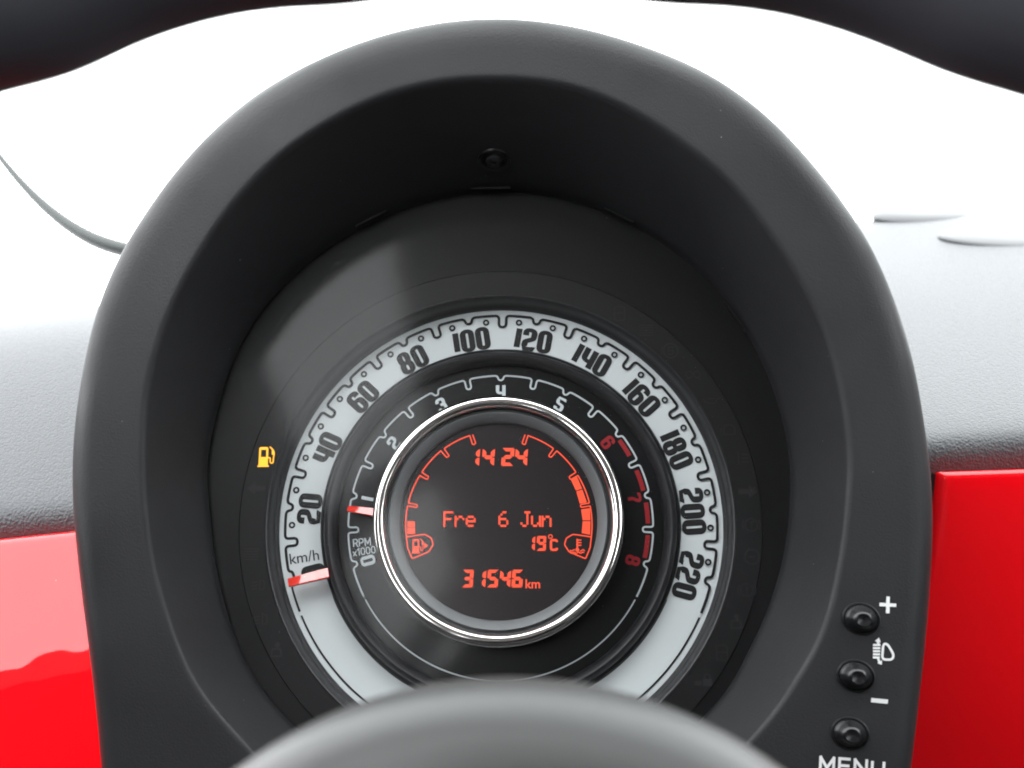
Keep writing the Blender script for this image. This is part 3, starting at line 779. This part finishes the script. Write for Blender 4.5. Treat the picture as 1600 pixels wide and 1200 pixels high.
LET = {'M': (1.15, [[(0, 0), (0, 1), (.5, .25), (1, 1), (1, 0)]]), 'E': (.85, [[(1, 0), (0, 0), (0, 1), (1, 1)], [(0, .5), (.9, .5)]]), 'N': (1, [[(0, 0), (0, 1), (1, 0), (1, 1)]]),
       'U': (1, [[(0, 1), (0, .3, .3), (.1, 0, .3), (.9, 0, .3), (1, .3, .3), (1, 1)]]), 'R': (.9, [[(0, 0), (0, 1), (.85, 1, .25), (1, .75, .25), (.85, .48, .25), (0, .48)], [(.5, .48), (1, 0)]]),
       'P': (.9, [[(0, 0), (0, 1), (.85, 1, .25), (1, .73, .25), (.85, .45, .25), (0, .45)]]), '0': (.8, [[(.5, 0), (.15, .05, .2), (0, .5, .2), (.15, .95, .2), (.5, 1, .1), (.85, .95, .2), (1, .5, .2), (.85, .05, .2), (.5, 0)]]),
       '1': (.45, [[(0, .75), (.8, 1), (.8, 0)]]), 'x': (.6, [[(0, 0), (1, .6)], [(0, .6), (1, 0)]])}
def lettering(name, s, h, w, t, gap, mat, parent, frame):
    ink = Ink(); x = -(sum(LET[c][0]*w for c in s)+gap*(len(s)-1))/2
    for c in s:
        cw = LET[c][0]*w
        for pl in LET[c][1]:
            q = [(x+p[0]*cw, -h/2+p[1]*h)+((p[2]*h,) if len(p) > 2 else ()) for p in pl]
            for k in range(len(q)-1 if all(len(p) == 2 for p in pl) else 0):      # straight letters: butt strokes, ends squared out a little
                a, b = Vector(q[k][:2]), Vector(q[k+1][:2]); d = (b-a).normalized()*t*.42; ink.stroke([a-d, b+d], t)
            if any(len(p) > 2 for p in pl): ink.stroke(roundpoly([p if len(p) > 2 else p+(0,) for p in q], 0, False), t)
        x += cw+gap
    return ink.build(name, mat, parent, frame)
lettering('menu_text', 'MENU', 20, 17, 4.2, 8.5, M['mark'], clu, hframe(1331, 1197, R(-4), HP))
p = U(565.5, 847.5, ZT); lettering('scale_text', 'RPM', 11.5*P, 7.2*P, 1.9*P, 2.6*P, M['tline'], tach, flat(p.x, p.y, ZT, R(6)))
p = U(569, 861, ZT); lettering('scale_text', 'x1000', 10.5*P, 7.5*P, 1.7*P, 2.2*P, M['tline'], tach, flat(p.x, p.y, ZT, R(8)))

# ------------------------------------------------------------------ steering wheel (rim over the top of the picture, hub at its foot)
wheel = empty('steering_wheel'); tag(wheel, 'dark steering wheel, blurred rim across the top and grey hub below', 'steering wheel')
ZWH = CAMP.z-.172
WC = U(790, 1815, ZWH)
rim_px = [(-160,205),(-80,160),(0,137),(60,125),(120,105),(200,64),(280,36),(360,17),(430,9),(520,7),(590,-2),(680,-18),(790,-22),(900,-18),(980,-2),(1050,6),(1160,9),(1240,22),(1340,52),(1400,76),(1480,112),(1540,131),(1600,147),(1680,172),(1760,215)]
rp = sorted((math.atan2(p.y-WC.y, p.x-WC.x), math.hypot(p.x-WC.x, p.y-WC.y)) for p in (U(x, y, ZWH) for x, y in rim_px))
RDEF = .5*(rp[0][1]+rp[-1][1])
def rin(a):
    a = (a+math.pi/2) % (2*math.pi)-math.pi/2
    if a <= rp[0][0]:
        t = max(0, 1-(rp[0][0]-a)/.3); return RDEF+(rp[0][1]-RDEF)*t
    if a >= rp[-1][0]:
        t = max(0, 1-(a-rp[-1][0])/.3); return RDEF+(rp[-1][1]-RDEF)*t
    for (a0, r0), (a1, r1) in zip(rp, rp[1:]):
        if a0 <= a <= a1: return r0+(r1-r0)*(a-a0)/(a1-a0)
NW = 720
rr = [rin(2*math.pi*j/NW) for j in range(NW)]
rr = [r+.0017 for r in rr]
for _ in range(8): rr = [(rr[i-1]+2*rr[i]+rr[(i+1) % NW])/4 for i in range(NW)]
ROUT = max(rr)+.027
rings = []
for j in range(NW):
    a = 2*math.pi*j/NW; d = Vector((math.cos(a), math.sin(a), 0)); c = (rr[j]+ROUT)/2; h = (ROUT-rr[j])/2
    rings.append([WC+d*(c-h*math.cos(t))+Vector((0, 0, 1))*.0155*math.sin(t) for t in [2*math.pi*k/24 for k in range(24)]])
rings.append(rings[0])
vs, fs = loft(rings); me = from_lists(vs, fs)
bm = bmesh.new(); bm.from_mesh(me); bmesh.ops.remove_doubles(bm, verts=bm.verts, dist=1e-6); bmesh.ops.recalc_face_normals(bm, faces=bm.faces); bm.to_mesh(me); bm.free()
link('rim', me, M['wheel'], wheel, True)
HR = .0625
HC = WC-Vector((0, .0052, 0))
prof = [(HR*.93, -.030), (HR*.985, -.018), (HR, -.008), (HR*.99, .0), (HR*.955, .007), (HR*.88, .0125), (HR*.75, .0165), (HR*.55, .0195), (HR*.3, .0215), (HR*.12, .022), (.0001, .0222)]
rings = [[HC+Vector((r*math.cos(2*math.pi*k/128), r*math.sin(2*math.pi*k/128), z)) for k in range(128)] for r, z in prof]
vs, fs = loft(rings); me = from_lists(vs, fs); fix_normals(me)
hubo = link('hub', me, M['hub'], wheel, True); hubo['label'] = 'domed grey hub of the steering wheel'
for a in (0, math.pi, -math.pi/2):
    d = Vector((math.cos(a), math.sin(a), 0)); n = Vector((-d.y, d.x, 0)); secs = []
    for t, w, th_ in ((HR*.8, .026, .008), (HR*1.2, .019, .007), (.12, .016, .006), (RDEF+.004, .022, .007)):
        secs.append([WC+d*t+n*w*math.cos(q)+Vector((0, 0, 1))*(th_*math.sin(q)-.006) for q in [2*math.pi*k/20 for k in range(20)]])
    vs, fs = loft(secs); me = from_lists(vs, fs); fix_normals(me)
    link('spoke', me, M['wheel'], wheel, True)
